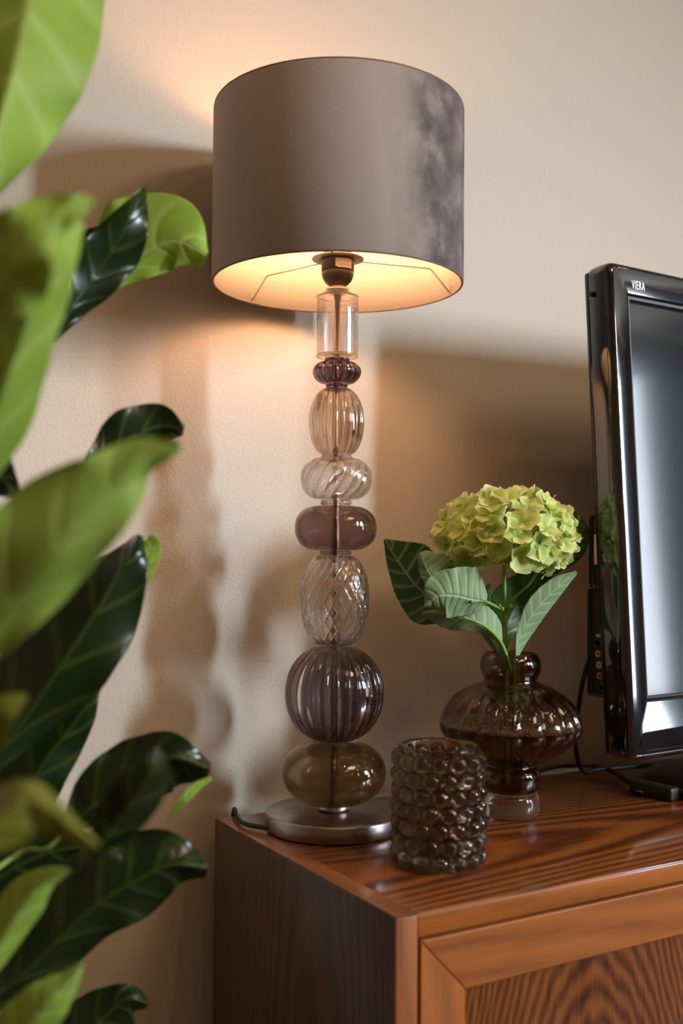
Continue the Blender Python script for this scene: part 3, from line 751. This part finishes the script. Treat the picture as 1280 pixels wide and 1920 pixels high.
# front frame: rounded outer edge, square opening
bm = bmesh.new()
def rrect(x0, x1, z0, z1, r, y, n=6):
    out = []
    for cx_, cz_, a0 in ((x1 - r, z1 - r, 0), (x0 + r, z1 - r, 90), (x0 + r, z0 + r, 180), (x1 - r, z0 + r, 270)):
        for i in range(n + 1): a = R(a0 + 90 * i / n); out.append(Vector((cx_ + r * math.cos(a), y, cz_ + r * math.sin(a))))
    return out
loops = []
sd = .011
prof_f = [(sd * 1.0, .042, .012), (sd * 1.1, .030, .012), (0.000 + sd * .95, .014, .011), (.0065, .0065, .010), (.0030, .0028, .009), (0, 0, .008)]
# outer rings from the back of the frame to its face; the frame bulges outwards at the sides
for off, y, r in [(-.004, .036, .014), (-.0045, .020, .014), (-.0040, .010, .014), (-.0025, .0045, .013), (.000, .0012, .012), (.0035, 0, .010), (.0041, 0, .010)]:
    loops.append(rrect(off, TW - off, off, TH - off, r, y))
for x0, x1, z0, z1, r, y in [(BL - .0042, TW - BL + .0042, BB - .0042, TH - BT + .0042, .003, 0), (BL - .003, TW - BL + .003, BB - .003, TH - BT + .003, .003, .0002), (BL, TW - BL, BB, TH - BT, .002, .0025), (BL, TW - BL, BB, TH - BT, .002, .010)]:
    loops.append(rrect(x0, x1, z0, z1, r, y))
VL = [[bm.verts.new(TM @ p) for p in lp] for lp in loops]; n4 = len(VL[0])
for i in range(len(VL) - 1):
    for k in range(n4): bm.faces.new((VL[i][k], VL[i][(k + 1) % n4], VL[i + 1][(k + 1) % n4], VL[i + 1][k]))
bmesh.ops.recalc_face_normals(bm, faces=bm.faces)
fr = bm_obj('bezel', bm, M['tv_gloss'], tv, True, 'piano black frame')
box('screen', BL - .004, TW - BL + .004, .0085, .012, BB - .004, TH - BT + .004, M['screen'], tv, mtx=TM, label='dark glass screen mirroring a bright window')
box('rear_shell', -.002, TW + .002, .0361, .046, .002, TH - .002, M['tv_side'], tv, bev=.003, mtx=TM)
box('rear_shell', .03, TW - .03, .0461, .075, .03, TH - .04, M['tv_matt'], tv, bev=.010, mtx=TM)
# seam between side and face, dark line round the screen, lower flap
box('screen_surround', BL + .0002, BL + .0022, .0018, .0084, BB + .0002, TH - BT - .0002, M['tv_matt'], tv, mtx=TM)
box('screen_surround', BL + .0023, TW - BL - .0003, .0018, .0084, BB + .0002, BB + .0024, M['tv_matt'], tv, mtx=TM)
box('screen_surround', BL + .0023, TW - BL - .0003, .0018, .0084, TH - BT - .0040, TH - BT - .0002, M['tv_matt'], tv, mtx=TM)
fl_ = bmesh.new(); lo = rrect(.0135, .60, .0085, .0300, .0100, -.0012, 8); lo2 = rrect(.0128, .6007, .0078, .0307, .0107, .0002, 8)
# the flap's upper edge sweeps upward to the right
def sweep(p): p = p.copy(); f = max(0, min(1, (p.x - .03) / .3)); p.z += (.018 * f) * (1 if p.z > .019 else 0); return p
a_ = [fl_.verts.new(TM @ sweep(p)) for p in lo]; b2 = [fl_.verts.new(TM @ sweep(p)) for p in lo2]
fl_.faces.new(a_)
for k in range(len(a_)): fl_.faces.new((a_[k], a_[(k + 1) % len(a_)], b2[(k + 1) % len(a_)], b2[k]))
bmesh.ops.recalc_face_normals(fl_, faces=fl_.faces)
bm_obj('front_flap', fl_, M['tv_gloss'], tv, False, 'rounded glossy flap below the screen')
# logo
lp = (TM.inverted() @ onY(1196, 537, -.215))
lg = text('logo', 'VIERA', .0140, TM @ Matrix.Translation((.0490, -.0002, TH - .0235)) @ Matrix.Rotation(R(90), 4, 'X') @ Matrix.Diagonal((.58, 1.15, 1, 1)), M['silver'], tv, .0002)
lg['label'] = 'silver capital letters on the frame'
# port box at the rear left edge
def onX(x, y, X):
    d = ray(x, y); return CAM + d * ((X - CAM.x) / d.x)
pbx = onY(1109, 1050, -.150).x
z_hi, z_mid, z_lo = onX(1125, 966, pbx).z, onX(1125, 1104, pbx).z, onX(1125, 1306, pbx).z
pt = box('port_panel', pbx - .0012, .475, -.2105, -.150, z_mid + .0005, z_hi, M['tv_matt'], tv, bev=.006)
pb = box('port_panel', pbx, .475, -.2115, -.146, z_lo, z_mid, M['tv_matt'], tv, bev=.005, label='side panel with coloured jacks')
def jack(x, y, m, z_r=.0040):
    p = onX(x, y, pbx - .0003)
    b_ = lathe('jack', [(z_r * .45, 0), (z_r, 0), (z_r, .0035), (z_r * .55, .0035), (z_r * .45, .001)], m, None, 0, 0, 24, True)
    b_.parent = pb; b_.matrix_parent_inverse = world_of(pb).inverted()
    b_.matrix_basis = Matrix.Translation(p) @ Matrix.Rotation(R(-90), 4, 'Y')
for x, y, m_ in ((1124, 1206, 'tv_side'), (1124, 1226, 'yellow'), (1125.5, 1247, 'whitejack'), (1126.5, 1267, 'redjack'), (1130, 1289, 'tv_side')): jack(x, y, M[m_], .0046 if m_ != 'tv_side' else .0065)
q = onX(1123, 1192, pbx); box('label', pbx - .0006, pbx + .001, q.y - .006, q.y + .006, q.z - .0022, q.z + .0022, M['sticker'], pb)
q0, q1 = onX(1114, 1002, pbx - .0012), onX(1122, 1058, pbx - .0012)
stk = box('sticker', pbx - .0019, pbx - .0008, q1.y - .002, q0.y, q1.z, q0.z, M['sticker'], pt, label='cream sticker')
text('lettering', 'S', .007, Matrix.Translation((pbx - .0021, q1.y + .001, q1.z + .005)) @ Matrix.Rotation(R(-90), 4, 'Z') @ Matrix.Rotation(R(90), 4, 'X'), M['cable'], pt, .0001)
kp = TM @ Vector((-.006, .030, TH - .034)); box('side_button', kp.x - .003, kp.x + .004, kp.y - .003, kp.y + .003, kp.z - .003, kp.z + .003, M['tv_matt'], tv, bev=.0008)
# stand
s0 = onZ(1182, 1470, ZT)
bm = bmesh.new(); cx_, cy_ = .91, -.190; lo = []
for i in range(64):
    a = 2 * PI * i / 64; c_, s_ = math.cos(a), math.sin(a)
    lo.append((cx_ + .335 * math.copysign(abs(c_) ** .62, c_), cy_ + .135 * math.copysign(abs(s_) ** .8, s_)))
rings = []
for sc_, z in ((.99, ZT + .0005), (1, ZT + .003), (1, ZT + .012), (.985, ZT + .017), (.90, ZT + .021), (.5, ZT + .024)):
    rings.append([bm.verts.new((cx_ + (x - cx_) * sc_, cy_ + (y - cy_) * sc_, z)) for x, y in lo])
for i in range(len(rings) - 1):
    for k in range(64): bm.faces.new((rings[i][k], rings[i][(k + 1) % 64], rings[i + 1][(k + 1) % 64], rings[i + 1][k]))
bm.faces.new(rings[0][::-1]); bm.faces.new(rings[-1]); bmesh.ops.recalc_face_normals(bm, faces=bm.faces)
bm_obj('stand', bm, M['tv_side'], tv, True, 'black stand foot')
box('stand_neck', .80, 1.0, -.20, -.165, ZT + .022, .87, M['tv_side'], tv, bev=.006)
# loose connector lying in front of the stand, with its cable
ad = thing('cable_connector', 'black cable connector lying on the sideboard before the television stand', 'connector', (.50, -.27, ZT))
c0 = onZ(1200, 1478, ZT + .008)
d1 = (onZ(1265, 1492, ZT + .008) - c0).normalized()
mt = Matrix.Translation(c0) @ Matrix.Rotation(math.atan2(d1.y, d1.x), 4, 'Z')
box('plug', -.012, .055, -.010, .010, -.0075, .0105, M['tv_matt'], ad, bev=.003, mtx=mt)
box('contact', .001, .013, -.0112, -.0098, -.002, -.0005, M['brass'], ad, mtx=mt)
e0 = mt @ Vector((-.010, 0, .002))
tube('cable', [e0, onZ(1150, 1447, ZT + .008), onZ(1110, 1436, ZT + .006), onZ(1060, 1436, ZT + .004), onZ(1032, 1440, ZT + .004), onZ(1010, 1446, ZT + .004)], [.0045, .0038, .003, .003, .003, .003], M['cable'], ad, 10, n=40)
cb = tube('cable', [onY(1118, 1212, -.150), onY(1106, 1235, -.14), onY(1093, 1275, -.12), onY(1084, 1330, -.09), onY(1078, 1390, -.06), Vector((onY(1078, 1420, -.03).x, -.045, ZT + .012)), Vector((.60, -.040, ZT + .009)), Vector((.70, -.045, ZT + .006))], .0034, M['cable'], tv, 10, n=60, label='black cable looping down behind the vase')

# ------------------------------------------------------------------ fiddle-leaf fig
fig = thing('fiddle_leaf_fig', 'fiddle-leaf fig with large green leaves beside the lamp', 'plant', (-.40, -.36, 0))
TX, TY = -.40, -.36
lathe('pot', [(0, .001), (.13, .001), (.14, .01), (.17, .30), (.175, .31), (.16, .31), (.155, .27), (0, .27)], M['pot'], fig, TX, TY, 48)
lathe('soil', [(0, .271), (.15, .271), (.15, .285), (0, .29)], M['soil'], fig, TX, TY, 32)
trk = [Vector((TX, TY, .28)), Vector((TX - .01, TY + .01, .6)), Vector((TX + .01, TY, .95)), Vector((TX - .01, TY - .02, 1.3)), Vector((TX, TY, 1.62))]
tube('trunk', trk, [.016, .014, .012, .010, .006], M['bark'], fig, 12)
def fleaf(rib, widths, m, **k):
    lb = k.pop('label', None); stalk = k.pop('stalk', True)
    o = leaf('leaf', fig, rib, widths, m, label=lb, thick=.0006, relief=k.pop('relief', .0012), veins=k.pop('veins', 5), **k)
    # stalk to the trunk
    b0 = P(*rib[0]); z = max(.45, min(1.6, b0.z - .05)); tq = Vector((TX, TY, z)); 
    if not stalk: return o
    mid = (b0 + tq) / 2 + FW * (.06 if rib[0][0] > -20 else 0)
    d = (b0 - P(*rib[1])).normalized()
    tube('leaf_stalk', [P(rib[0][0] * .9 + rib[1][0] * .1, rib[0][1] * .9 + rib[1][1] * .1, rib[0][2]), b0 + d * .02, mid, tq], [.0018, .002, .0024, .003], M['stem'], o, 8)
# upper big light leaf
fleaf([(60, -190, .80), (62, -60, .76), (40, 80, .73), (0, 230, .71), (-40, 400, .70)], [(20, 20), (130, 150), (140, 145), (105, 78), (4, 4)], 'bright', tilt=(.05, .02), wave=.006, flip=True, label='pale green leaf at the top, tip down')
# second light leaf
fleaf([(-90, 980, .66), (-20, 800, .63), (45, 620, .61), (85, 490, .60), (110, 400, .61)], [(10, 10), (120, 70), (110, 62), (78, 60), (30, 50)], 'bright', tilt=(.02, .03), wave=.004, flip=True, label='light green blurred leaf')
fleaf([(-60, 600, .57), (0, 520, .555), (60, 450, .55), (120, 400, .56), (178, 378, .57)], [(20, 30), (90, 90), (78, 60), (40, 24), (8, 12)], 'bright', tilt=(.006, .0), cup=.15, wave=.006, flip=True, label='olive blurred leaf curling over')
# dark pair near the shade
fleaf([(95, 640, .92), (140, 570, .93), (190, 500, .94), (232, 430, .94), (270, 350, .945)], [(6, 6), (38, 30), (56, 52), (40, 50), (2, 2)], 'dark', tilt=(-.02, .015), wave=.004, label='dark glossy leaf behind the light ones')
fleaf([(120, 598, .965), (200, 540, .98), (268, 482, .99), (328, 452, .99), (388, 478, .98)], [(4, 4), (40, 10), (120, 44), (84, 54), (6, 26)], 'bright', tilt=(.02, .0), wave=.004, flip=True, label='light leaf nearest the lampshade')
fleaf([(120, 560, .955), (140, 510, .96), (165, 465, .96), (200, 440, .96), (222, 445, .96)], [(4, 8), (26, 20), (32, 20), (18, 10), (1, 1)], 'dark', tilt=(0, 0), label='dark leaf tip')
# sliver of a dark leaf
fleaf([(-60, 820, .78), (-20, 860, .80), (10, 900, .82), (40, 935, .84)], [(4, 4), (34, 40), (24, 36), (2, 2)], 'dark', tilt=(0, .01), label='dark tip at the frame edge')
# middle leaves
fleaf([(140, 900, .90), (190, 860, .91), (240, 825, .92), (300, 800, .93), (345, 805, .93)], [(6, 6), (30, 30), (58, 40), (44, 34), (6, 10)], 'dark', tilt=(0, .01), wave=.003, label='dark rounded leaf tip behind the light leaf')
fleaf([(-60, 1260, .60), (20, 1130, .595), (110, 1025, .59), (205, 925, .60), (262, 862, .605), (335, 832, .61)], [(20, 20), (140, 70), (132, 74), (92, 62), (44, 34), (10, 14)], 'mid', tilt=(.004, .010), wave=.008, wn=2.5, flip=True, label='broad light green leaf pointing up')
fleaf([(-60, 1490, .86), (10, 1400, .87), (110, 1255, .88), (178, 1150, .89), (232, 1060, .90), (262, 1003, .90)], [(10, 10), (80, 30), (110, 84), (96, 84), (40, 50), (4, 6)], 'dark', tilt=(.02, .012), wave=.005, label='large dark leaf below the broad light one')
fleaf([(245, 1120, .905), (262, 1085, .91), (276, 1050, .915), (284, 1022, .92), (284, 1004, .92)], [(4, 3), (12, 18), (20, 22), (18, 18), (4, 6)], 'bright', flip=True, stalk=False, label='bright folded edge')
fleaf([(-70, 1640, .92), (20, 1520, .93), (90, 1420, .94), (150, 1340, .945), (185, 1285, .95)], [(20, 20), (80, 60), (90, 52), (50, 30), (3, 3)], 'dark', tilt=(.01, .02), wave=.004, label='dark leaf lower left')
fleaf([(-70, 1420, .58), (-30, 1370, .575), (5, 1330, .57), (48, 1300, .575)], [(10, 20), (30, 40), (24, 30), (3, 10)], 'yellow', tilt=(0, 0), label='yellow-green blurred leaf tip')
fleaf([(-60, 1600, .50), (0, 1540, .505), (50, 1500, .51), (110, 1530, .51), (185, 1590, .51)], [(20, 20), (50, 60), (38, 70), (20, 48), (2, 3)], 'yellow', tilt=(.02, 0), cup=.4, label='olive yellow blurred leaf')
# lower right pair
fleaf([(120, 1560, .88), (185, 1500, .885), (250, 1450, .89), (320, 1420, .89), (395, 1440, .895)], [(6, 10), (56, 44), (64, 62), (48, 62), (4, 24)], 'dark', tilt=(.01, .02), wave=.005, wn=2, label='dark leaf with a notched margin')
fleaf([(50, 1730, .77), (120, 1650, .74), (180, 1590, .70), (215, 1545, .695), (255, 1490, .69), (285, 1440, .69), (290, 1400, .695)], [(2, 2), (4, 4), (22, 18), (46, 40), (52, 48), (30, 34), (3, 3)], 'dark', tilt=(.0, .02), label='dark blurred leaf before it')
fleaf([(320, 1530, .885), (345, 1500, .885), (370, 1475, .89), (396, 1457, .895)], [(3, 3), (10, 8), (9, 7), (2, 4)], 'bright', flip=True, stalk=False, label='bright rolled edge')
# big low leaf
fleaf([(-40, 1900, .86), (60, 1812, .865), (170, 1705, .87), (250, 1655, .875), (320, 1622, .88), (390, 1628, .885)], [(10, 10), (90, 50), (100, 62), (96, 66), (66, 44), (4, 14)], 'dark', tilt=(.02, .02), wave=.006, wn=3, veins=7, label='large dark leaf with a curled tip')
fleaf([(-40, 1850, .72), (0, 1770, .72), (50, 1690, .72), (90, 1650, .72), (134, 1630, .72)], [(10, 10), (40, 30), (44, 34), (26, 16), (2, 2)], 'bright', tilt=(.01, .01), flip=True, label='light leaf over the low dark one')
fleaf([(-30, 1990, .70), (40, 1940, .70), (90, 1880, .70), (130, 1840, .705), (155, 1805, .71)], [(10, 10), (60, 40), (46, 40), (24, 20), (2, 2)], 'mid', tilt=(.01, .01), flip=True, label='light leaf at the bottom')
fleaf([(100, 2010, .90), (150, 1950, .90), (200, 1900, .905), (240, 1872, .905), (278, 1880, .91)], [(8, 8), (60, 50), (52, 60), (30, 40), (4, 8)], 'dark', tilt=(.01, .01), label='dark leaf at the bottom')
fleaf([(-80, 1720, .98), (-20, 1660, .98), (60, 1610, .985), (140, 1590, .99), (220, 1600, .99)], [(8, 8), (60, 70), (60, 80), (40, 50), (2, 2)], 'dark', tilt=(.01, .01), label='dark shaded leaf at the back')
